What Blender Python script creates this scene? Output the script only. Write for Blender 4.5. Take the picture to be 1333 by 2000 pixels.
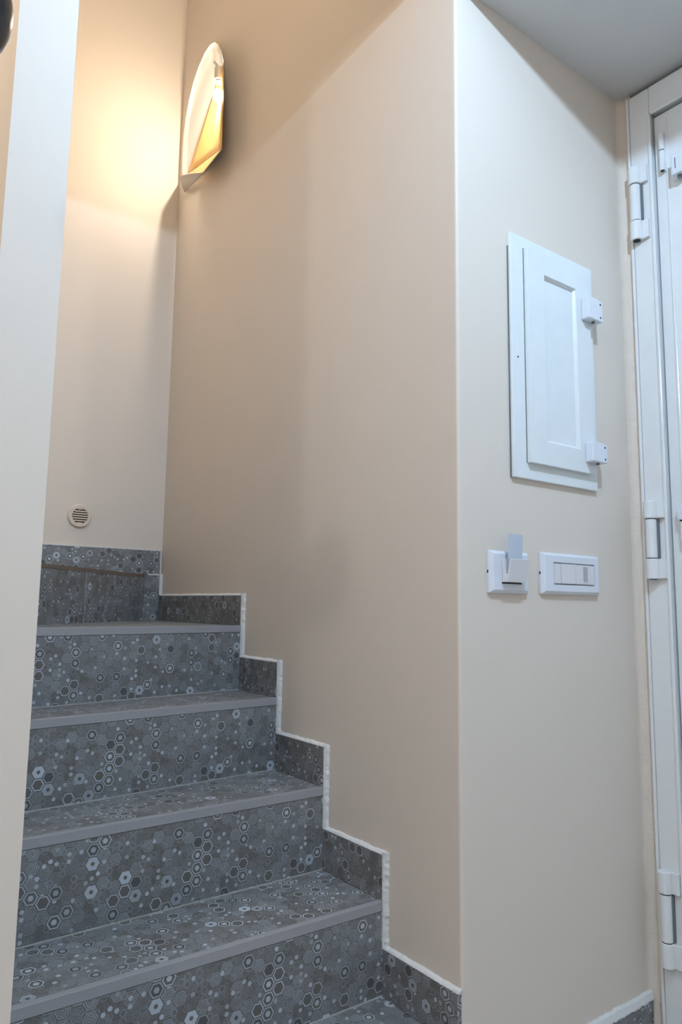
import bpy, bmesh, math, random
from mathutils import Vector, Matrix

for o in list(bpy.data.objects):
    bpy.data.objects.remove(o)
scene = bpy.context.scene
COL = scene.collection
random.seed(4)

# ------------------------------------------------------------------ camera
FPX, PITCH, ROLL, YAW = 1401.9, 0.12908, 0.0142, 0.6375      # solved from the wall and step edges
EYE = Vector((0, 0, 0.95))
FW = Vector((math.sin(YAW)*math.cos(PITCH), math.cos(YAW)*math.cos(PITCH), math.sin(PITCH)))
_rt = Vector((math.cos(YAW), -math.sin(YAW), 0)); _up = _rt.cross(FW)
RT = math.cos(ROLL)*_rt + math.sin(ROLL)*_up
UP = -math.sin(ROLL)*_rt + math.cos(ROLL)*_up
cam_d = bpy.data.cameras.new('camera'); cam = bpy.data.objects.new('camera', cam_d); COL.objects.link(cam)
m = Matrix((RT, UP, -FW)).transposed().to_4x4(); m.translation = EYE
cam.matrix_world = m
cam_d.sensor_fit = 'VERTICAL'; cam_d.sensor_height = 36; cam_d.lens = 36*FPX/2000
cam_d.clip_start = 0.02
scene.camera = cam

def ray(px, py):
    return FW + RT*((px-666.5)/FPX) + UP*((1000-py)/FPX)
def on_x(px, py, X): d = ray(px, py); return EYE + d*(X/d.x)
def on_y(px, py, Y): d = ray(px, py); return EYE + d*(Y/d.y)

# ------------------------------------------------------------------ light
w = bpy.data.worlds.new('world'); scene.world = w; w.use_nodes = True
w.node_tree.nodes['Background'].inputs[0].default_value = (0.8, 0.88, 1, 1)
w.node_tree.nodes['Background'].inputs[1].default_value = 0.05
def point(name, loc, power, col, rad):
    l = bpy.data.lights.new(name, 'POINT'); l.energy = power; l.color = col; l.shadow_soft_size = rad
    o = bpy.data.objects.new(name, l); o.location = loc; COL.objects.link(o); return o
point('hall_ceiling_light', (0.66, 0.05, 2.378), 55.0, (0.51, 0.73, 1.0), 0.012)
point('side_room_light', (-1.10, 0.01, 0.95+1.36), 27.0, (1.0, 0.95, 0.95), 0.05)
point('side_room_wall_light', (-0.10, 1.15, 2.45), 26.0, (1.0, 0.84, 0.62), 0.04)
point('upper_stair_light', (0.35, 1.15, 3.45), 7.5, (1.0, 0.90, 0.76), 0.10)  # added warm fill to brighten the upper wall, no lamp known there
BULB_STRENGTH = 800.0
vs = scene.view_settings
vs.view_transform = 'Standard'; vs.look = 'None'; vs.gamma = 1; vs.use_curve_mapping = False
vs.exposure = -0.13

# ------------------------------------------------------------------ materials
def lin(r, g, b):
    f = lambda c: (c/255/12.92) if c/255 <= .04045 else ((c/255+.055)/1.055)**2.4
    return (f(r), f(g), f(b), 1)
class NT:
    def __init__(s, name):
        s.m = bpy.data.materials.new(name); s.m.use_nodes = True
        s.t = s.m.node_tree; s.b = s.t.nodes['Principled BSDF']
    def n(s, kind, **kw):
        q = s.t.nodes.new(kind)
        for k, v in kw.items(): setattr(q, k, v)
        return q
    def put(s, sock, v):
        if hasattr(v, 'is_linked') or hasattr(v, 'links'): s.t.links.new(v, sock)
        else: sock.default_value = v
    def math(s, op, *a):
        q = s.n('ShaderNodeMath', operation=op)
        for i, v in enumerate(a): s.put(q.inputs[i], v)
        return q.outputs[0]
    def vec(s, op, *a):
        q = s.n('ShaderNodeVectorMath', operation=op)
        for i, v in enumerate(a): s.put(q.inputs[i], v)
        return q.outputs['Value'] if op in ('LENGTH', 'DOT_PRODUCT') else q.outputs[0]
    def mix(s, f, a, b):
        q = s.n('ShaderNodeMix', data_type='RGBA')
        s.put(q.inputs[0], f); s.put(q.inputs[6], a); s.put(q.inputs[7], b)
        return q.outputs[2]
    def noise(s, vec, scale, detail=2.0):
        q = s.n('ShaderNodeTexNoise'); q.inputs['Scale'].default_value = scale; q.inputs['Detail'].default_value = detail
        if vec is not None: s.t.links.new(vec, q.inputs['Vector'])
        return q.outputs[0]
    def objco(s): return s.n('ShaderNodeTexCoord').outputs['Object']
    def bump(s, h, strength, dist):
        q = s.n('ShaderNodeBump'); q.inputs['Strength'].default_value = strength; q.inputs['Distance'].default_value = dist
        s.t.links.new(h, q.inputs['Height']); s.t.links.new(q.outputs[0], s.b.inputs['Normal'])
    def set(s, col=None, rough=None, metal=None):
        if col is not None: s.put(s.b.inputs['Base Color'], col)
        if rough is not None: s.put(s.b.inputs['Roughness'], rough)
        if metal is not None: s.b.inputs['Metallic'].default_value = metal

def paint(name, c, rough=.6, var=.05, bump=.25, scale=9, fine=70):
    a = NT(name); co = a.objco()
    c2 = tuple(x*(1-var) for x in c[:3])+(1,)
    a.set(a.mix(a.noise(co, scale, 4), c, c2), rough)
    h = a.math('ADD', a.noise(co, fine, 3), a.math('MULTIPLY', a.noise(co, scale, 2), 2.0))
    a.bump(h, bump, .002); return a.m
def plain(name, c, rough=.4, metal=0.0):
    a = NT(name); co = a.objco()
    c2 = tuple(x*.93 for x in c[:3])+(1,)
    a.set(a.mix(a.noise(co, 30, 3), c, c2), rough, metal); return a.m

M = {}
M['beige'] = paint('beige_wall_paint', lin(226, 215, 202), .55, .03, .13)
M['ceil'] = paint('ceiling_paint', lin(214, 213, 210), .8, .04, .3, 6, 90)
M['rough'] = paint('rough_plaster', lin(228, 216, 202), .8, .10, .6, 30, 120)
M['white'] = plain('white_lacquer', lin(232, 237, 238), .32)
M['gloss'] = plain('white_gloss_enamel', lin(234, 236, 236), .14)
M['plastic'] = plain('white_plastic', lin(228, 232, 240), .3)
M['module'] = plain('switch_module_plastic', lin(228, 226, 228), .35)
M['indicator'] = plain('grey_indicator', lin(176, 178, 186), .3)
M['card'] = plain('pale_blue_grey_card', lin(196, 206, 220), .35)
M['dark'] = plain('dark_gap', lin(28, 28, 30), .6)
M['shadow_gap'] = plain('grey_gap', lin(112, 120, 124), .6)  # grey that stands in for shade along hatch and hinge gaps
M['caulk'] = paint('white_caulk', lin(226, 226, 224), .7, .08, .8, 40, 200)
M['strip'] = plain('grey_edge_strip', lin(160, 160, 164), .4, 0.1)
M['grout'] = paint('pale_grout', lin(184, 182, 178), .8, .2, .6, 60, 200)
M['mortar'] = paint('brown_mortar', lin(128, 112, 98), .85, .3, .7, 60, 200)
M['concrete'] = paint('concrete', lin(130, 128, 125), .85, .2, .6)
M['stone'] = paint('pale_stone', lin(196, 194, 190), .5, .1, .2)
M['vent'] = plain('beige_plastic', lin(228, 212, 196), .4)
M['shade'] = plain('white_plaster_shade', lin(242, 238, 232), .5)
M['under'] = plain('grey_white_cup', lin(200, 192, 182), .55)
M['gold'] = plain('gold_leaf', lin(240, 196, 118), .4, .2)
M['ceramic'] = plain('ceramic_holder', lin(226, 218, 200), .3)
M['steel'] = plain('steel', lin(120, 120, 122), .3, .9)
M['black'] = plain('black_gloss', lin(9, 9, 9), .3)

def emission(name, col, s):
    a = NT(name); e = a.b.inputs
    e['Base Color'].default_value = (1, 1, 1, 1)
    e['Emission Color'].default_value = col; e['Emission Strength'].default_value = s
    return a.m
M['bulb'] = emission('lit_bulb', (1.0, 0.88, 0.72, 1), BULB_STRENGTH)

def tile_material():
    """grey stoneware printed with hexagons of several sizes: rings, solid dots, fine concentric lines"""
    a = NT('hexagon_printed_tile')
    uv = a.n('ShaderNodeUVMap').outputs[0]
    R3 = math.sqrt(3)
    def hexgrid(scale, ox, oy):
        p = a.vec('ADD', a.vec('SCALE', uv), (500+ox, 500+oy, 0))
        p.node.inputs[0].links[0].from_node.inputs['Scale'].default_value = 1/scale
        r = (R3, 1.0, 1.0); h = (R3/2, .5, 0)
        A = a.vec('SUBTRACT', a.vec('MODULO', p, r), h)
        B = a.vec('SUBTRACT', a.vec('MODULO', a.vec('SUBTRACT', p, h), r), h)
        z = (1, 1, 0)
        A = a.vec('MULTIPLY', A, z); B = a.vec('MULTIPLY', B, z)
        f = a.math('LESS_THAN', a.vec('LENGTH', A), a.vec('LENGTH', B))
        q = a.n('ShaderNodeMix', data_type='VECTOR')
        a.t.links.new(f, q.inputs[0]); a.t.links.new(B, q.inputs[4]); a.t.links.new(A, q.inputs[5])
        gv = q.outputs[1]
        ident = a.vec('SNAP', a.vec('ADD', a.vec('SUBTRACT', p, gv), (.05, .05, 0)), (.1, .1, 1))
        ab = a.vec('ABSOLUTE', gv)
        sep = a.n('ShaderNodeSeparateXYZ'); a.t.links.new(ab, sep.inputs[0])
        d = a.math('MAXIMUM', a.vec('DOT_PRODUCT', ab, (R3/2, .5, 0)), sep.outputs[1])
        wn = a.n('ShaderNodeTexWhiteNoise', noise_dimensions='3D'); a.t.links.new(ident, wn.inputs[0])
        sc = a.n('ShaderNodeSeparateColor'); a.t.links.new(wn.outputs['Color'], sc.inputs[0])
        return d, sc.outputs[0], sc.outputs[1], sc.outputs[2], ident
    def band(d, lo, hi):
        return a.math('MULTIPLY', a.math('GREATER_THAN', d, lo), a.math('LESS_THAN', d, hi))
    # large hexagons
    d, r1, r2, r3, idn = hexgrid(.0245, 0, 0)
    cluster = a.noise(idn, .37, 1)
    on = a.math('LESS_THAN', r1, a.math('SUBTRACT', a.math('MULTIPLY', cluster, 1.3), .43))
    ring = band(d, .37, .455)
    core = a.math('MULTIPLY', a.math('LESS_THAN', d, .19), a.math('GREATER_THAN', r2, .6))
    core2 = a.math('MULTIPLY', band(d, .14, .37), a.math('LESS_THAN', r2, .16))
    big = a.math('MULTIPLY', on, a.math('MAXIMUM', ring, a.math('MAXIMUM', core, core2)))
    big = a.math('MULTIPLY', big, a.math('ADD', a.math('MULTIPLY', r3, .5), .5))
    thin = a.math('GREATER_THAN', a.math('SINE', a.math('MULTIPLY', d, 50.0)), .25)
    thin = a.math('MULTIPLY', thin, a.math('MULTIPLY', a.math('GREATER_THAN', r1, .42), a.math('LESS_THAN', d, .47)))
    thin = a.math('MULTIPLY', thin, a.math('ADD', a.math('MULTIPLY', r3, .42), .16))
    hole = a.math('MULTIPLY', a.math('MULTIPLY', on, a.math('LESS_THAN', d, .36)), a.math('LESS_THAN', r3, .28))
    # middle hexagons and dots
    e, s1, s2, s3, _i = hexgrid(.0125, .37, .21)
    free = a.math('SUBTRACT', 1.0, on)
    dot = a.math('MULTIPLY', a.math('LESS_THAN', e, .30), a.math('LESS_THAN', s1, .13))
    dot = a.math('MULTIPLY', dot, a.math('ADD', a.math('MULTIPLY', s2, .5), .5))
    ring2 = a.math('MULTIPLY', band(e, .33, .46), a.math('MULTIPLY', a.math('GREATER_THAN', s1, .60), a.math('ADD', a.math('MULTIPLY', s2, .25), .10)))
    small = a.math('MULTIPLY', free, a.math('MAXIMUM', dot, ring2))
    # finest rings
    g, t1, t2, t3, _i = hexgrid(.0078, .11, .53)
    fine = a.math('MULTIPLY', band(g, .26, .42), a.math('MULTIPLY', t1, .24))
    fine = a.math('MULTIPLY', fine, free)
    val = a.math('MINIMUM', a.math('MAXIMUM', a.math('MAXIMUM', big, small), a.math('MAXIMUM', thin, fine)), 1.0)
    dust = a.noise(uv, 7, 5)
    base = a.mix(dust, lin(110, 108, 105), lin(92, 90, 88))
    base = a.mix(a.math('MULTIPLY', hole, .5), base, lin(66, 72, 78))
    col = a.mix(val, base, lin(186, 196, 206))
    smear = a.math('MULTIPLY', a.math('GREATER_THAN', a.noise(uv, 22, 6), .69), .25)
    col = a.mix(smear, col, lin(160, 162, 164))
    a.set(col, .42)
    a.bump(a.noise(uv, 300, 2), .08, .001)
    return a.m
M['tile'] = tile_material()

# ------------------------------------------------------------------ helpers
def link(name, bm, mat, parent=None, smooth=False, bevel=0.0, loc=None):
    bmesh.ops.recalc_face_normals(bm, faces=bm.faces)
    me = bpy.data.meshes.new(name); bm.to_mesh(me); bm.free()
    o = bpy.data.objects.new(name, me); COL.objects.link(o)
    me.materials.append(M[mat])
    if smooth: me.polygons.foreach_set('use_smooth', [True]*len(me.polygons))
    if bevel:
        md = o.modifiers.new('bevel', 'BEVEL'); md.width = bevel; md.segments = 2; md.limit_method = 'ANGLE'
    if parent:
        o.parent = parent
        o.matrix_parent_inverse = Matrix.Translation(-world_loc(parent))
    return o
def world_loc(o):
    v = Vector(o.location)
    return v
def tag(o, label, cat, group=None, kind=None):
    o['label'] = label; o['category'] = cat
    if group: o['group'] = group
    if kind: o['kind'] = kind
    return o
def thing(name, loc, label, cat, kind=None):
    o = bpy.data.objects.new(name, None); o.location = loc; o.empty_display_size = .05
    COL.objects.link(o); return tag(o, label, cat, kind=kind)

def prism(bm, poly, z0, z1, off=(0, 0), rot=False):
    """vertical prism over a plan polygon; UV in metres"""
    uvl = bm.loops.layers.uv.verify()
    lo = [bm.verts.new((x, y, z0)) for x, y in poly]; hi = [bm.verts.new((x, y, z1)) for x, y in poly]
    n = len(poly)
    f = bm.faces.new(hi)
    fb = bm.faces.new(lo[::-1])
    for ff in (f, fb):
        for l in ff.loops: l[uvl].uv = (l.vert.co.x+off[0], l.vert.co.y+off[1])
    for i in range(n):
        j = (i+1) % n
        q = bm.faces.new((lo[i], lo[j], hi[j], hi[i]))
        dx, dy = poly[j][0]-poly[i][0], poly[j][1]-poly[i][1]; L = math.hypot(dx, dy)
        sx = 1 if (abs(dx) >= abs(dy) and dx > 0) or (abs(dy) > abs(dx) and dy > 0) else -1
        for l in q.loops:
            v = l.vert.co
            t = ((v.x*dx+v.y*dy)/L)*sx
            l[uvl].uv = (v.z+off[1]-z0, t+off[0]) if rot else (t+off[0], v.z+off[1]-z0)
def box(bm, x0, x1, y0, y1, z0, z1, off=(0, 0), rot=False):
    prism(bm, [(x0, y0), (x1, y0), (x1, y1), (x0, y1)], z0, z1, off, rot)
def mbox(name, mat, parent, x0, x1, y0, y1, z0, z1, bevel=0.0, off=(0, 0), rot=False):
    bm = bmesh.new(); box(bm, x0, x1, y0, y1, z0, z1, off, rot)
    return link(name, bm, mat, parent, bevel=bevel)
def mprism(name, mat, parent, poly, z0, z1, bevel=0.0, off=(0, 0), rot=False):
    bm = bmesh.new(); prism(bm, poly, z0, z1, off, rot)
    return link(name, bm, mat, parent, bevel=bevel)
def cyl(bm, c, r, h, axis='z', n=20, r2=None):
    r2 = r if r2 is None else r2
    ring = []
    for k, rr in ((0, r), (1, r2)):
        vs_ = []
        for i in range(n):
            t = 2*math.pi*i/n; a, b = rr*math.cos(t), rr*math.sin(t)
            p = {'z': (a, b, k*h), 'y': (a, k*h, b), 'x': (k*h, a, b)}[axis]
            vs_.append(bm.verts.new(Vector(c)+Vector(p)))
        ring.append(vs_)
    bm.faces.new(ring[0][::-1]); bm.faces.new(ring[1])
    for i in range(n): bm.faces.new((ring[0][i], ring[0][(i+1) % n], ring[1][(i+1) % n], ring[1][i]))
def mcyl(name, mat, parent, c, r, h, axis='z', n=20, bevel=0.0, r2=None):
    bm = bmesh.new(); cyl(bm, c, r, h, axis, n, r2); return link(name, bm, mat, parent, bevel=bevel)

# ------------------------------------------------------------------ the room shell
X0, Y0, X1 = 1.003, 0.9716, 1.611       # stair wall face, cabinet wall face, door wall face
YB = 2.4145                             # back wall face
XS, XSL = 0.241, 0.1645                 # spine wall right and left face
TOP = 3.9
RISE = 0.178
TZ = [0.179, 0.357, 0.536, 0.713, 0.889, 1.046]      # tread heights
YR = [Y0, 1.1815, 1.394, 1.607, 1.809]               # riser line at the stair wall
YL = [Y0, 1.192, 1.383, 1.541, 1.690]                # riser line at the spine wall

def struct(o, label, cat): return tag(o, label, cat, kind='structure')
r = .006
corner = [(X0+r-r*math.cos(t), Y0+r-r*math.sin(t)) for t in [i*math.pi/2/6 for i in range(7)]]
struct(mprism('wall_right', 'beige', None, corner+[(1.14, Y0), (1.14, YB+.12), (X0, YB+.12)], 0, TOP),
       'tall beige wall running up alongside the stairs to the back corner', 'wall')
struct(mbox('wall_end', 'beige', None, 1.14, 1.76, Y0, Y0+.12, 0, TOP), 'beige wall carrying the white hatch and the switches', 'wall')
struct(mbox('wall_back', 'beige', None, -2.3, X0, YB, YB+.12, 0, TOP), 'beige back wall with round vent above the turning step', 'wall')
struct(mbox('wall_left', 'beige', None, XSL, XS, Y0, 1.69, 0, TOP), 'narrow beige wall end standing at the left of the stairs', 'wall')
# door wall with a filleted plaster corner
rf = .022
fil = [(X1-rf+rf*math.sin(t), Y0-rf+rf*math.cos(t)) for t in [i*math.pi/2/6 for i in range(7)]]
struct(mprism('wall_door', 'rough', None, fil+[(X1, .938), (X1+.14, .938), (X1+.14, Y0)], 0, 2.275), 'rough plaster strip between beige wall and white door frame', 'wall')
struct(mbox('wall_side', 'beige', None, X1+.09, X1+.17, -2.0, .938, 0, 2.275), 'beige wall around the white door', 'wall')
struct(mbox('floor', 'stone', None, -2.3, X1+.14, -2.0, Y0, -.1, 0), 'pale stone floor at foot of the stairs', 'floor')
bm = bmesh.new(); box(bm, X0, X1+.14, -2.0, Y0, 2.275, 2.62)
struct(link('ceiling', bm, 'ceil'), 'low greyish white ceiling above the door', 'ceiling')
struct(mbox('ceiling', 'ceil', None, -2.3, X0, -2.0, Y0-.08, 2.50, 2.6), 'hall ceiling in front of the stairs', 'ceiling')
struct(mbox('wall_lintel', 'beige', None, -2.3, X0, Y0-.08, Y0, 2.358, TOP), 'beige wall above the hall opening to the stairs', 'wall')
struct(mbox('ceiling', 'ceil', None, -2.3, X0, Y0, YB, TOP, TOP+.1), 'high ceiling over the stairwell', 'ceiling')
struct(mbox('wall_far', 'beige', None, -2.4, -2.3, -2.0, YB+.12, -.1, TOP), 'beige wall of the side room', 'wall')
struct(mbox('wall_front', 'beige', None, -2.3, X1+.17, -2.1, -2.0, -.1, 2.6), 'beige wall facing the stairs', 'wall')
struct(mbox('floor', 'stone', None, -2.3, XSL, Y0, YB, -.1, 0), 'pale stone floor of the side room', 'floor')

# ------------------------------------------------------------------ staircase
stairs = thing('staircase', (.62, Y0, 0), 'grey hexagon patterned tile staircase turning left between beige walls', 'staircase')
def rl(k, x, d=0.0):
    """y of riser line k at x, pushed d back"""
    t = (X0-x)/(X0-XS); return YR[k]+(YL[k]-YR[k])*t+d
PIV = (XS, 1.690)                       # the winder turns about the spine wall's end
W5 = (.948, YB)                         # where the diagonal riser meets the back wall
dv = Vector((W5[0]-PIV[0], W5[1]-PIV[1])).normalized(); nv = Vector((-dv.y, dv.x))   # along / behind the diagonal riser
sk = .010
xr = X0-.0005
for k in range(5):
    off = (random.random()*3, random.random()*.04) if k else (0.2, 0.1)
    fr = lambda d: [(XS, rl(k, XS, d)), (xr, rl(k, xr, d))]
    if k < 4: back = [(xr, rl(k+1, xr, .0105)), (XS, rl(k+1, XS, .0105))]
    else: back = [(xr, YB-.003), (W5[0], YB-.003), (PIV[0], PIV[1]+.012)]
    body = mprism('step', 'concrete', stairs, fr(.0105)+back, 0, TZ[k]-.0105)
    body['label'] = 'tiled step with hexagon print and a plain grey edge strip'
    if k < 4: tb = [(xr, rl(k+1, xr)), (XS, rl(k+1, XS))]
    else: tb = [(xr, YB-.0005), (W5[0]-.001, W5[1]-.001), (PIV[0]+.004, PIV[1]+.0125)]
    f0 = fr(.0125)
    if k == 4: f0 = [(XS+.02, rl(4, XS+.02, .0125)), (xr, rl(4, xr, .0125))]
    o = mprism('tread_tile', 'tile', body, f0+tb, TZ[k]-.010, TZ[k], off=(k*.37, k*.113))
    z0 = TZ[k-1] if k else 0
    mprism('riser_tile', 'tile', body, fr(0)+[(xr, rl(k, xr, .010)), (XS, rl(k, XS, .010))], z0, TZ[k]-.0185, off=(0.05+.013*k, .004*k))
    mprism('edge_strip', 'strip', body, fr(-.0015)+[(xr, rl(k, xr, .012)), (XS, rl(k, XS, .012))], TZ[k]-.018, TZ[k]+.0006, bevel=.0012)
    if k:
        mprism('grout_line', 'grout', body, fr(-.0022)+[(xr, rl(k, xr, -.0001)), (XS, rl(k, XS, -.0001))], z0+.0001, z0+.0022)
# diagonal riser of the turning step, two tiles and a joint
L5 = (Vector(W5)-Vector(PIV)).length
Z4, Z5 = TZ[4], TZ[5]
def dpt(s, d): v = Vector(PIV)+dv*s+nv*d; return (v.x, v.y)
body = mprism('step', 'concrete', stairs, [dpt(0, .011), dpt(L5-.012, .011), (W5[0]-.02, YB-.003), (XS, YB-.003)], 0, Z5-.0105)
mprism('tread_tile', 'tile', body, [dpt(0, .0005), dpt(L5-.012, .0005), (W5[0]-.012, YB-.001), (XS+.001, YB-.001)], Z5-.010, Z5, off=(.4, .2))
sj = .43*L5
for i in range(400):                     # where the photographed joint falls on the riser
    s = L5*i/400; p = dpt(s, 0); v = Vector((p[0], p[1], Z4+.08))-EYE
    if 666.5+FPX*v.dot(RT)/v.dot(FW) >= 166: sj = s; break
mprism('riser_tile', 'tile', body, [dpt(0, 0), dpt(sj-.0012, 0), dpt(sj-.0012, .010), dpt(0, .010)], Z4, Z5-.011, off=(.9, .3), rot=True)
mprism('riser_tile', 'tile', body, [dpt(sj+.0012, 0), dpt(L5-.004, 0), dpt(L5-.012, .010), dpt(sj+.0012, .010)], Z4, Z5-.011, off=(1.7, .1), rot=True)
mprism('grout_line', 'grout', body, [dpt(sj-.0012, -.0008), dpt(sj+.0012, -.0008), dpt(sj+.0012, .010), dpt(sj-.0012, .010)], Z4, Z5-.011)
mprism('mortar_line', 'mortar', body, [dpt(0, -.001), dpt(L5-.004, -.001), dpt(L5-.012, .009), dpt(0, .009)], Z5-.0108, Z5-.0002)
# following step, round the corner
body = mbox('step', 'concrete', stairs, XS-.25, XS-.011, 1.702, YB-.003, 0, Z5+RISE-.0105)
mbox('riser_tile', 'tile', body, XS-.0105, XS-.0005, 1.702, YB-.001, Z5+.0002, Z5+RISE-.0105, off=(.3, .3))
mbox('tread_tile', 'tile', body, XS-.25, XS-.0005, 1.702, YB-.001, Z5+RISE-.010, Z5+RISE, off=(.3, .3))

# ------------------------------------------------------------------ tiled skirting
SH = .0885
sbase = thing('baseboard_right', (X0, Y0, TZ[0]), 'stepped skirting of dark hexagon tiles climbing the stair wall, edged in white caulk', 'skirting', 'structure')
for k in range(5):
    ya = YR[k]; yb = YR[k+1]-.0005 if k < 4 else YB-.012
    z0, z1 = TZ[k]+.0005, TZ[k]+SH
    if k == 4: z1 = TZ[k]+.0845
    t = mbox('skirting_tile', 'tile', sbase, X0-sk, X0-.0002, ya+.001, yb, z0, z1, bevel=.0008, off=(.31*k+.6, .17*k), rot=True)
    # caulk: a lumpy bead along the top, a wider one down the front edge
    bm = bmesh.new(); n = 26
    uvl = bm.loops.layers.uv.verify()
    rows = []
    for i in range(n+1):
        y = ya-.001+(yb-ya+.001)*i/n; h = .0062+.0006*math.sin(i*.7+k)+random.uniform(-.0008, .0008)
        rows.append([bm.verts.new((X0-.0001, y, z1+h)), bm.verts.new((X0-.006+random.uniform(-.001, .001), y, z1+h*.6)),
                     bm.verts.new((X0-.009, y, z1+.0003)), bm.verts.new((X0-.0001, y, z1+.0003))])
    for i in range(n):
        for j in range(4): bm.faces.new((rows[i][j], rows[i][(j+1) % 4], rows[i+1][(j+1) % 4], rows[i+1][j]))
    bm.faces.new(rows[0]); bm.faces.new(rows[-1][::-1])
    link('caulk_line', bm, 'caulk', t)
    if k:
        bm = bmesh.new(); rows = []; zlo = TZ[k-1]+SH
        for i in range(n+1):
            z = zlo+(z1+.006-zlo)*i/n; wv = .0095+random.uniform(-.0015, .0015)
            rows.append([bm.verts.new((X0-.0001, ya-wv, z)), bm.verts.new((X0-.007, ya-wv*.8, z)),
                         bm.verts.new((X0-.0105, ya-.0026, z)), bm.verts.new((X0-.0105, ya+.0008, z)), bm.verts.new((X0-.0001, ya+.0008, z))])
        for i in range(n):
            for j in range(5): bm.faces.new((rows[i][j], rows[i][(j+1) % 5], rows[i+1][(j+1) % 5], rows[i+1][j]))
        bm.faces.new(rows[0]); bm.faces.new(rows[-1][::-1])
        link('caulk_line', bm, 'caulk', t)

bb = thing('baseboard_back', (.5, YB, Z5), 'dark hexagon tile skirting along the back wall above the turning step', 'skirting', 'structure')
zb0, zb1 = Z5+.0005, Z5+.0835
t = mbox('skirting_tile', 'tile', bb, XS+.001, .9935, YB-.010, YB-.0002, zb0, zb1, bevel=.0008, off=(.2, .55))
mbox('caulk_line', 'caulk', t, XS+.001, .9975, YB-.006, YB-.0002, zb1+.0002, zb1+.0045)
mbox('caulk_line', 'caulk', t, .9938, .9985, YB-.008, YB-.0002, zb0, zb1+.0045)
mbox('skirting_tile', 'tile', bb, W5[0]-.009, X0-sk-.0005, YB-.0105, YB-.0003, Z4+.0005, Z5-.002, off=(.8, .32))
t2 = mbox('skirting_tile', 'tile', bb, X0-sk, X0-.0003, YB-.0115, YB-.0003, Z4+.0005, Z5-.002, off=(.8, .32))
mbox('caulk_line', 'caulk', t2, X0-sk-.001, X0-.0003, YB-.016, YB-.0118, Z4+SH, Z5+.004)
mbox('caulk_line', 'caulk', t2, .95, X0-.0003, YB-.0115, YB-.0003, Z5-.0018, Z5+.003)

be = thing('baseboard_end', (1.3, Y0, 0), 'dark tile skirting with ragged white caulk below the switches', 'skirting', 'structure')
t = mbox('skirting_tile', 'tile', be, X0+.002, X1-.013, Y0-.010, Y0-.0002, .0005, .092, bevel=.0008, off=(1.2, .3), rot=True)
bm = bmesh.new(); rows = []; n = 60
for i in range(n+1):
    x = X0+.002+(X1-.010-X0-.002)*i/n; h = .014+random.uniform(-.002, .002); b = .0015+random.uniform(0, .004)
    rows.append([bm.verts.new((x, Y0-.0001, .092+h)), bm.verts.new((x, Y0-.007, .092+h*.75)), bm.verts.new((x, Y0-.0112, .091)),
                 bm.verts.new((x, Y0-.0112, .092-b)), bm.verts.new((x, Y0-.0001, .0923))])
for i in range(n):
    for j in range(5): bm.faces.new((rows[i][j], rows[i][(j+1) % 5], rows[i+1][(j+1) % 5], rows[i+1][j]))
bm.faces.new(rows[0]); bm.faces.new(rows[-1][::-1])
link('caulk_line', bm, 'caulk', t)

# ------------------------------------------------------------------ white wall hatch
def rect_ring(bm, ox0, ox1, oz0, oz1, ix0, ix1, iz0, iz1, y_back, y_front, y_in=None):
    """picture-frame ring standing off a wall that faces -y"""
    y_in = y_front if y_in is None else y_in
    def loop(x0, x1, z0, z1, y): return [bm.verts.new(v) for v in ((x0, y, z0), (x1, y, z0), (x1, y, z1), (x0, y, z1))]
    A = loop(ox0, ox1, oz0, oz1, y_back); B = loop(ox0, ox1, oz0, oz1, y_front)
    C = loop(ix0, ix1, iz0, iz1, y_in); D = loop(ix0, ix1, iz0, iz1, y_back)
    for P, Q in ((A, B), (B, C), (C, D), (D, A)):
        for i in range(4): bm.faces.new((P[i], P[(i+1) % 4], Q[(i+1) % 4], Q[i]))
E_ = .95
hx0, hx1, hz0, hz1 = 1.157, 1.451, E_+.269, E_+.808
dx0, dx1, dz0, dz1 = 1.199, 1.424, E_+.303, E_+.782
px0, px1, pz0, pz1 = 1.256, 1.3705, E_+.355, E_+.732
hatch = thing('wall_hatch', (1.30, Y0, hz0), 'white framed cupboard hatch with recessed panel on beige wall', 'cabinet')
bm = bmesh.new(); rect_ring(bm, hx0, hx1, hz0, hz1, dx0+.004, dx1-.004, dz0+.004, dz1-.004, Y0-.0002, Y0-.010)
frame = link('frame', bm, 'white', hatch, bevel=.0015)
yd = Y0-.022
bm = bmesh.new(); rect_ring(bm, dx0, dx1, dz0, dz1, px0, px1, pz0, pz1, Y0-.0105, yd)
door = link('door', bm, 'white', hatch, bevel=.0012)
mbox('panel', 'white', door, px0-.002, px1+.002, yd+.0085, yd+.0125, pz0-.002, pz1+.002)
bm = bmesh.new()
rect_ring(bm, px0-.0003, px1+.0003, pz0-.0003, pz1+.0003, px0+.005, px1-.005, pz0+.005, pz1-.005, yd+.0084, yd+.002, yd+.0075)
link('moulding', bm, 'white', door)
mbox('gap', 'shadow_gap', frame, dx0-.0016, dx0-.0001, Y0-.0106, Y0-.0101, dz0, dz1)  # shadow line beside the door, put in as a grey strip
mbox('gap', 'shadow_gap', frame, hx0-.0010, hx0-.0001, Y0-.004, Y0-.0002, hz0, hz1-.03)  # shadow line of the frame on the wall, also a coloured strip
mcyl('keyhole', 'dark', frame, (1.176, Y0-.0103, E_+.53), .0022, .001, 'y', 12)
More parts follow.
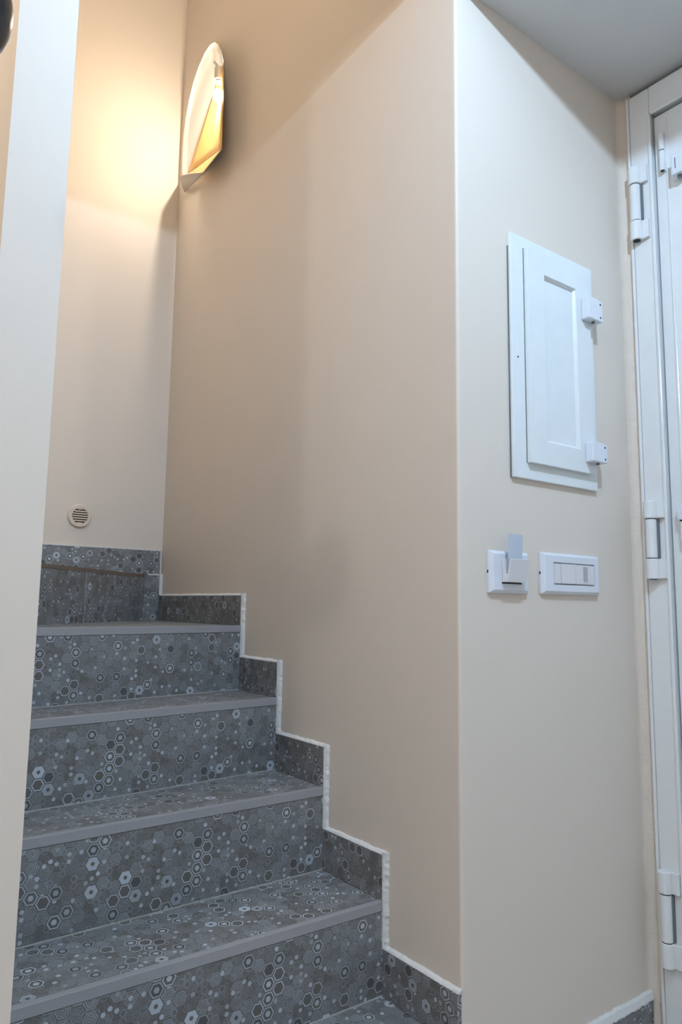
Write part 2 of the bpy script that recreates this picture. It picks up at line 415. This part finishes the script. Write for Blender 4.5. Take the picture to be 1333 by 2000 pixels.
for (zt, zb) in (((568), (614)), ((857), (899))):
    zt_ = on_y(1128 if zt < 700 else 1139, zt, Y0-.04).z; zb_ = on_y(1128 if zt < 700 else 1139, zb-3, Y0-.04).z
    hb = mbox('hinge', 'plastic', hatch, dx1-.036, dx1+.006, Y0-.043, yd-.0002, zb_, zt_, bevel=.0025)
    bm = bmesh.new(); box(bm, dx1+.0065, dx1+.022, Y0-.041, Y0-.0105, zb_+.001, zt_-.001)
    link('hinge_leaf', bm, 'plastic', hb, bevel=.002)
    for q in (.2, .8):
        mcyl('screw', 'dark', hb, (dx1+.012, Y0-.0418, zb_+(zt_-zb_)*q), .0022, .001, 'y', 10)
    mcyl('pin', 'steel', hb, (dx1-.004, Y0-.032, zb_-.004), .004, .006, 'z', 12)

# ------------------------------------------------------------------ switch plates
def plate(name, x0, x1, z0, z1, ix0, ix1, iz0, iz1, label, cat):
    t = thing(name, ((x0+x1)/2, Y0, z0), label, cat)
    bm = bmesh.new()
    def loop(a, b, c, d, y): return [bm.verts.new(v) for v in ((a, y, c), (b, y, c), (b, y, d), (a, y, d))]
    L = [loop(x0, x1, z0, z1, Y0-.0002), loop(x0, x1, z0, z1, Y0-.006), loop(x0+.008, x1-.008, z0+.006, z1-.006, Y0-.0125),
         loop(ix0, ix1, iz0, iz1, Y0-.0125), loop(ix0, ix1, iz0, iz1, Y0-.006)]
    for P, Q in zip(L, L[1:]):
        for i in range(4): bm.faces.new((P[i], P[(i+1) % 4], Q[(i+1) % 4], Q[i]))
    bm.faces.new(L[0]); bm.faces.new(L[-1])
    link('cover_plate', bm, 'plastic', t, bevel=.0008)
    mbox('notch', 'dark', t, x0-.0004, x0+.0004, Y0-.005, Y0-.002, (z0+z1)/2-.003, (z0+z1)/2+.003)
    return t
z0, z1 = E_+.030, E_+.1175
sw = plate('switch_plate', 1.242, 1.446, z0, z1, 1.277, 1.424, z0+.020, z1-.020, 'long white switch plate with a row of switches', 'switch')
a0 = 1.2785; W = 1.4225-a0
for nm, f0, f1, yy in (('blank', 0, .165, .0128), ('rocker', .17, .50, .0148), ('rocker', .505, .825, .0140), ('blank', .83, 1.0, .0128)):
    b = mbox(nm, 'module', sw, a0+W*f0, a0+W*f1-.0006, Y0-yy, Y0-.0062, z0+.0225, z1-.0225, bevel=.0012)
    if f0 == .505: mbox('indicator', 'indicator', b, a0+W*.70, a0+W*.80, Y0-yy-.0006, Y0-yy, z0+.028, z1-.026)
kp = plate('key_card_switch', 1.080, 1.199, z0-.0015, z1-.005, 1.112, 1.168, z0+.0185, z1-.025, 'white wall switch plate with projecting key card pocket', 'switch')
# pocket: wedge that leans out towards its open top
kz0, kz1 = z0+.020, z0+.066
bm = bmesh.new()
def quad(x0, x1, y, z): return [bm.verts.new((x0, y, z)), bm.verts.new((x1, y, z))]
kx0, kx1 = 1.111, 1.169
pts = [(Y0-.0126, kz0), (Y0-.027, kz0), (Y0-.037, kz1), (Y0-.034, kz1), (Y0-.0268, kz1-.030), (Y0-.0205, kz1-.030), (Y0-.0185, kz1), (Y0-.0126, kz1)]
sides = []
for x in (kx0, kx1): sides.append([bm.verts.new((x, y, z)) for y, z in pts])
for i in range(len(pts)):
    j = (i+1) % len(pts); bm.faces.new((sides[0][i], sides[0][j], sides[1][j], sides[1][i]))
bm.faces.new(sides[0]); bm.faces.new(sides[1][::-1])
link('card_pocket', bm, 'module', kp, bevel=.0008)
mbox('slot_shadow', 'dark', kp, kx0, kx1, Y0-.0145, Y0-.0126, kz0-.003, kz0-.0004)
bm = bmesh.new()
cw0, cw1, cb, ct = 1.117, 1.160, kz1-.029, z0+.1165
rr = .004; oc = []
for cx, cz, s in ((cw1-rr, cb+rr, -90), (cw1-rr, ct-rr, 0), (cw0+rr, ct-rr, 90), (cw0+rr, cb+rr, 180)):
    for i in range(5):
        t = math.radians(s+90*i/4); oc.append((cx+rr*math.cos(t), cz+rr*math.sin(t)))
fr_ = [bm.verts.new((x, Y0-.0225-(z-cb)*.06, z)) for x, z in oc]; bk_ = [bm.verts.new((x, Y0-.0217-(z-cb)*.06, z)) for x, z in oc]
bm.faces.new(fr_); bm.faces.new(bk_[::-1])
for i in range(len(oc)): bm.faces.new((fr_[i], fr_[(i+1) % len(oc)], bk_[(i+1) % len(oc)], bk_[i]))
tag(link('key_card', bm, 'card'), 'pale blue-grey card standing in the wall switch pocket', 'card')

# ------------------------------------------------------------------ white door
DT = 2.262
dr = thing('door_1', (X1, .5, 0), 'white enamelled door with heavy hinges beside the plaster corner', 'door', 'structure')
fx = X1-.008
fr = mbox('door_frame', 'gloss', dr, fx, X1+.085, .884, .9375, 0, DT, bevel=.003)
mbox('frame_bead', 'gloss', fr, fx-.004, fx+.002, .880, .888, 0, DT-.075, bevel=.002)
mbox('frame_bead', 'gloss', fr, fx-.003, fx+.004, .9376, .9445, 0, DT, bevel=.002)
hd = mbox('head_rail', 'gloss', dr, fx, X1+.085, -.05, .8838, DT-.07, DT, bevel=.003)
mbox('frame_bead', 'gloss', hd, fx-.004, fx+.002, -.05, .879, DT-.078, DT-.068, bevel=.002)
leaf = mbox('door_leaf', 'gloss', dr, X1+.020, X1+.06, 0.0, .8835, .01, DT-.071)
st = mbox('stile', 'gloss', leaf, X1+.006, X1+.0195, .802, .880, .01, DT-.08, bevel=.003)
mbox('stile', 'gloss', leaf, X1+.006, X1+.0195, .0, .08, .01, DT-.08, bevel=.003)
mbox('rail', 'gloss', leaf, X1+.006, X1+.0195, .082, .80, DT-.16, DT-.08, bevel=.003)
mbox('rail', 'gloss', leaf, X1+.006, X1+.0195, .082, .80, .01, .16, bevel=.003)
mbox('inner_bead', 'gloss', leaf, X1+.003, X1+.0195, .845, .852, .01, DT-.1, bevel=.002)
def hinge(ptop, pbot, pts):
    xh = X1-.020
    top = on_x(*ptop, xh); bot = on_x(*pbot, xh)
    y = (top.y+bot.y)/2-.002
    zs = [top.z+(bot.z-top.z)*f for f in (0, .235, .245, .735, .745, 1.0)]
    h = mcyl('hinge', 'gloss', dr, (xh, y, zs[3]), .0125, zs[2]-zs[3], 'z', 20, .001)
    mcyl('knuckle', 'gloss', h, (xh, y, zs[1]), .0150, zs[0]-zs[1], 'z', 20, .003)
    mcyl('knuckle', 'gloss', h, (xh, y, zs[5]), .0145, zs[4]-zs[5], 'z', 20, .002)
    mcyl('pin_end', 'dark', h, (xh, y, zs[5]-.0012), .009, .0011, 'z', 14)
    for za, zb in ((zs[1], zs[0]), (zs[5], zs[4])):
        mbox('hinge_leaf', 'gloss', h, xh+.002, fx-.0002, y-.030, y-.008, za+.001, zb-.001, bevel=.001)
    mbox('gap', 'shadow_gap', h, xh+.004, fx-.0002, y-.015, y-.0115, zs[3]+.001, zs[2]-.001)  # shading beside the barrel, put in as a grey strip
    mcyl('joint', 'dark', h, (xh, y, zs[2]), .0118, zs[1]-zs[2], 'z', 16)
    mcyl('joint', 'dark', h, (xh, y, zs[4]), .0118, zs[3]-zs[4], 'z', 16)
hinge((1238, 330), (1243, 471), 0)
hinge((1268, 978), (1276, 1131), 0)
hinge((1298, 1700), (1304, 1888), 0)
# small hatch hinges on the leaf
xq = X1-.004
a = on_x(1293, 295, xq); b = on_x(1294, 334, xq)
h = mcyl('barrel', 'gloss', leaf, (xq, a.y, b.z), .0065, a.z-b.z, 'z', 16, .001)
a2 = on_x(1292, 262, xq)
mcyl('joint', 'dark', h, (xq, a.y, a.z), .0062, .0016, 'z', 16)
mcyl('barrel_top', 'gloss', h, (xq, a.y, a.z+.0017), .0065, a2.z-a.z, 'z', 16, .001)
mcyl('pin_end', 'dark', h, (xq, a.y, b.z-.001), .0045, .0009, 'z', 12)
mbox('plate', 'gloss', h, xq, X1+.0055, a.y-.006, a.y+.006, b.z, a2.z)
a = on_x(1312, 305, X1-.02); b = on_x(1320, 342, X1-.02)
br = mbox('bracket', 'plastic', leaf, X1-.026, X1+.0055, a.y-.055, a.y, b.z, a.z, bevel=.003)
mbox('slot', 'dark', br, X1-.0264, X1-.0255, a.y-.012, a.y-.0105, b.z+.014, a.z-.012)
mcyl('pin', 'steel', br, (X1-.012, a.y-.014, b.z-.006), .005, .007, 'z', 12)
a = on_x(1324, 984, X1-.012); b = on_x(1326, 1058, X1-.012)
lk = mbox('latch', 'plastic', leaf, X1-.016, X1+.0055, a.y-.07, a.y, (a.z+b.z)/2+.006, a.z, bevel=.002)
mbox('latch_lower', 'plastic', lk, X1-.012, X1+.0055, a.y-.07, a.y-.004, b.z, (a.z+b.z)/2+.003, bevel=.002)
mbox('slot', 'dark', lk, X1-.010, X1+.005, a.y-.07, a.y-.003, (a.z+b.z)/2+.003, (a.z+b.z)/2+.006)

# ------------------------------------------------------------------ round vent
vc = Vector((.7087, YB, E_+.2805)); vr = .0385
vent = thing('vent_cover', vc, 'round beige vent cover with dark slots on the back wall', 'vent')
bm = bmesh.new(); n = 40; prof = [(vr, 0), (vr, -.006), (vr-.003, -.0095), (.026, -.0095), (.0255, -.005), (.0255, 0)]
rings = [[bm.verts.new((vc.x+r_*math.cos(2*math.pi*i/n), YB-.0002+d, vc.z+r_*math.sin(2*math.pi*i/n))) for i in range(n)] for r_, d in prof]
for P, Q in zip(rings, rings[1:]+rings[:1]):
    for i in range(n): bm.faces.new((P[i], P[(i+1) % n], Q[(i+1) % n], Q[i]))
link('rim', bm, 'vent', vent)
mcyl('dark_opening', 'dark', vent, (vc.x, YB-.002, vc.z), .0254, .0015, 'y', 32)
for i in range(7):
    zc = (i-3)*.0078; hw = math.sqrt(max(.0253**2-zc*zc, .006**2))-.0006
    mbox('slat', 'vent', vent, vc.x-hw, vc.x+hw, YB-.0085, YB-.0022, vc.z+zc-.0021, vc.z+zc+.0021)

# ------------------------------------------------------------------ wall lamp
lamp = thing('wall_lamp', (X0, 2.22, E_+1.5), 'white arched wall lamp with gold inner sheet and lit bulb in stair corner', 'lamp')
def P(px, py, d): return on_x(px, py, X0-d)
# arched white backing shell
outline = [(434, 292), (436, 250), (437, 200), (437.5, 150), (437, 122), (433, 100), (427, 87), (420, 82), (411, 87), (400, 103), (389, 128), (378, 160), (369, 197), (363, 230), (359, 262), (357, 300), (356, 335), (364, 360), (376, 352), (396, 338)]
def inner(d): return [P(x, y, d) for x, y in outline]
bm = bmesh.new()
bk = [bm.verts.new(P(x, y, .0005)) for x, y in outline]
cpt = (405, 225)
RIMD = [.06, .066, .066, .066, .066, .064, .060, .052, .046, .038, .032, .028, .020, .014, .012, .012, .012, .012, .012, .012]
ft = [bm.verts.new(P(x, y, d)) for (x, y), d in zip(outline, RIMD)]
mid = [bm.verts.new(P(cpt[0]+(x-cpt[0])*.8, cpt[1]+(y-cpt[1])*.9, .005)) for x, y in outline]
bm.faces.new(bk)
n = len(outline)
for A_, B_ in ((bk, ft), (ft, mid)):
    for i in range(n): bm.faces.new((A_[i], A_[(i+1) % n], B_[(i+1) % n], B_[i]))
bm.faces.new(mid[::-1])
link('shade', bm, 'shade', lamp)
# gold sheet: lifted near rim, dips to the wall, ends at the slanting free edge
def sheet(bm, extra=0.0):
    N = 12; K = 8; g = []
    for i in range(N+1):
        t = i/N                           # from top (0) to bottom (1)
        rp = (436.5-2.5*t, 128+162*t)                 # near rim
        cp = (436+(368-436)*t, 128+(338-128)*t)       # free edge
        row = []
        for j in range(K+1):
            s = j/K
            x = rp[0]+(cp[0]-rp[0])*s; y = rp[1]+(cp[1]-rp[1])*s
            d = .061*(1-s)**5+.010*s+.006
            row.append(bm.verts.new(P(x, y, d+extra)))
        g.append(row)
    for i in range(N):
        for j in range(K):
            try: bm.faces.new((g[i][j], g[i][j+1], g[i+1][j+1], g[i+1][j]))
            except ValueError: pass
    return g
bm = bmesh.new(); g = sheet(bm)
o = link('gold_sheet', bm, 'gold', lamp, smooth=True)
md = o.modifiers.new('solid', 'SOLIDIFY'); md.thickness = .002; md.offset = -1
# lower triangle of the sheet running down to the cup
bm = bmesh.new()
tri = [P(434, 290, .067), P(396, 338, .068), P(368, 340, .016)]
v = [bm.verts.new(q) for q in tri]; bm.faces.new(v)
o = link('gold_sheet', bm, 'gold', lamp)
md = o.modifiers.new('solid', 'SOLIDIFY'); md.thickness = .002; md.offset = -1
# cup: curved lip that narrows to a tip on the wall
bm = bmesh.new(); n = 14
O_, B_, T_, A_ = P(349, 345, .060), P(397, 337, .068), P(361, 376, .006), P(434, 290, .067)
F_ = P(354, 349, .002)
bul = Vector((-.003, 0, .002))
rim = [O_.lerp(B_, k/n)+bul*math.sin(math.pi*k/n) for k in range(n+1)]
mids = [q.lerp(T_, .5)+bul*.7*math.sin(math.pi*k/n) for k, q in enumerate(rim)]
rv = [bm.verts.new(q) for q in rim]; mv = [bm.verts.new(q) for q in mids]; tv = bm.verts.new(T_)
av = bm.verts.new(A_); fv = bm.verts.new(F_)
for k in range(n):
    bm.faces.new((rv[k], rv[k+1], mv[k+1], mv[k])); bm.faces.new((mv[k], mv[k+1], tv))
bm.faces.new((rv[-1], av, tv, mv[-1])); bm.faces.new((rv[0], mv[0], tv, fv))
o = link('cup', bm, 'under', lamp, smooth=True)
md = o.modifiers.new('solid', 'SOLIDIFY'); md.thickness = .0015; md.offset = 0
# holder and bulb
hp = P(428, 152, .056)
holder = mcyl('lamp_holder', 'ceramic', lamp, hp-Vector((0, 0, .012)), .016, .045, 'z', 20, .002)
bm = bmesh.new(); q0, q1 = hp+Vector((0, 0, .036)), P(419, 122, .010); ax = (q1-q0)
rot = Vector((0, 0, 1)).rotation_difference(ax.normalized())
cyl(bm, (0, 0, 0), .0045, ax.length, 'z', 12); bmesh.ops.transform(bm, matrix=Matrix.Translation(q0) @ rot.to_matrix().to_4x4(), verts=bm.verts)
link('arm', bm, 'steel', holder)
mcyl('collar', 'steel', holder, hp-Vector((0, 0, .018)), .0125, .0058, 'z', 20)
bm = bmesh.new(); bmesh.ops.create_uvsphere(bm, u_segments=20, v_segments=12, radius=.0175)
bp = P(429, 184, .056)
for q in bm.verts: q.co = Vector((q.co.x, q.co.y, q.co.z*1.25))+Vector((hp.x, hp.y, bp.z))
link('bulb', bm, 'bulb', lamp, smooth=True)

# ------------------------------------------------------------------ black pendant beyond the spine wall
pc = on_y(-74, 6, .80)
bm = bmesh.new(); n = 40; prof = []
R_ = .050
for i in range(13):
    t = -math.pi/2+math.pi*.80*i/12; prof.append((R_*math.cos(t), R_*1.25*math.sin(t)))
prof[0] = (.002, prof[0][1])
rings = [[bm.verts.new((pc.x+r_*math.cos(2*math.pi*i/n), pc.y+r_*math.sin(2*math.pi*i/n), pc.z+z)) for i in range(n)] for r_, z in prof]
for A_, B_ in zip(rings, rings[1:]):
    for i in range(n): bm.faces.new((A_[i], A_[(i+1) % n], B_[(i+1) % n], B_[i]))
bm.faces.new(rings[0]); bm.faces.new(rings[-1])
pend = thing('pendant_lamp', (pc.x, pc.y, pc.z-R_*1.25), 'glossy black rounded pendant beyond the narrow wall end', 'lamp')
link('pendant_body', bm, 'black', pend, smooth=True)
mcyl('cord', 'black', pend, (pc.x, pc.y, pc.z+.05), .003, 2.5-pc.z-.05, 'z', 10)
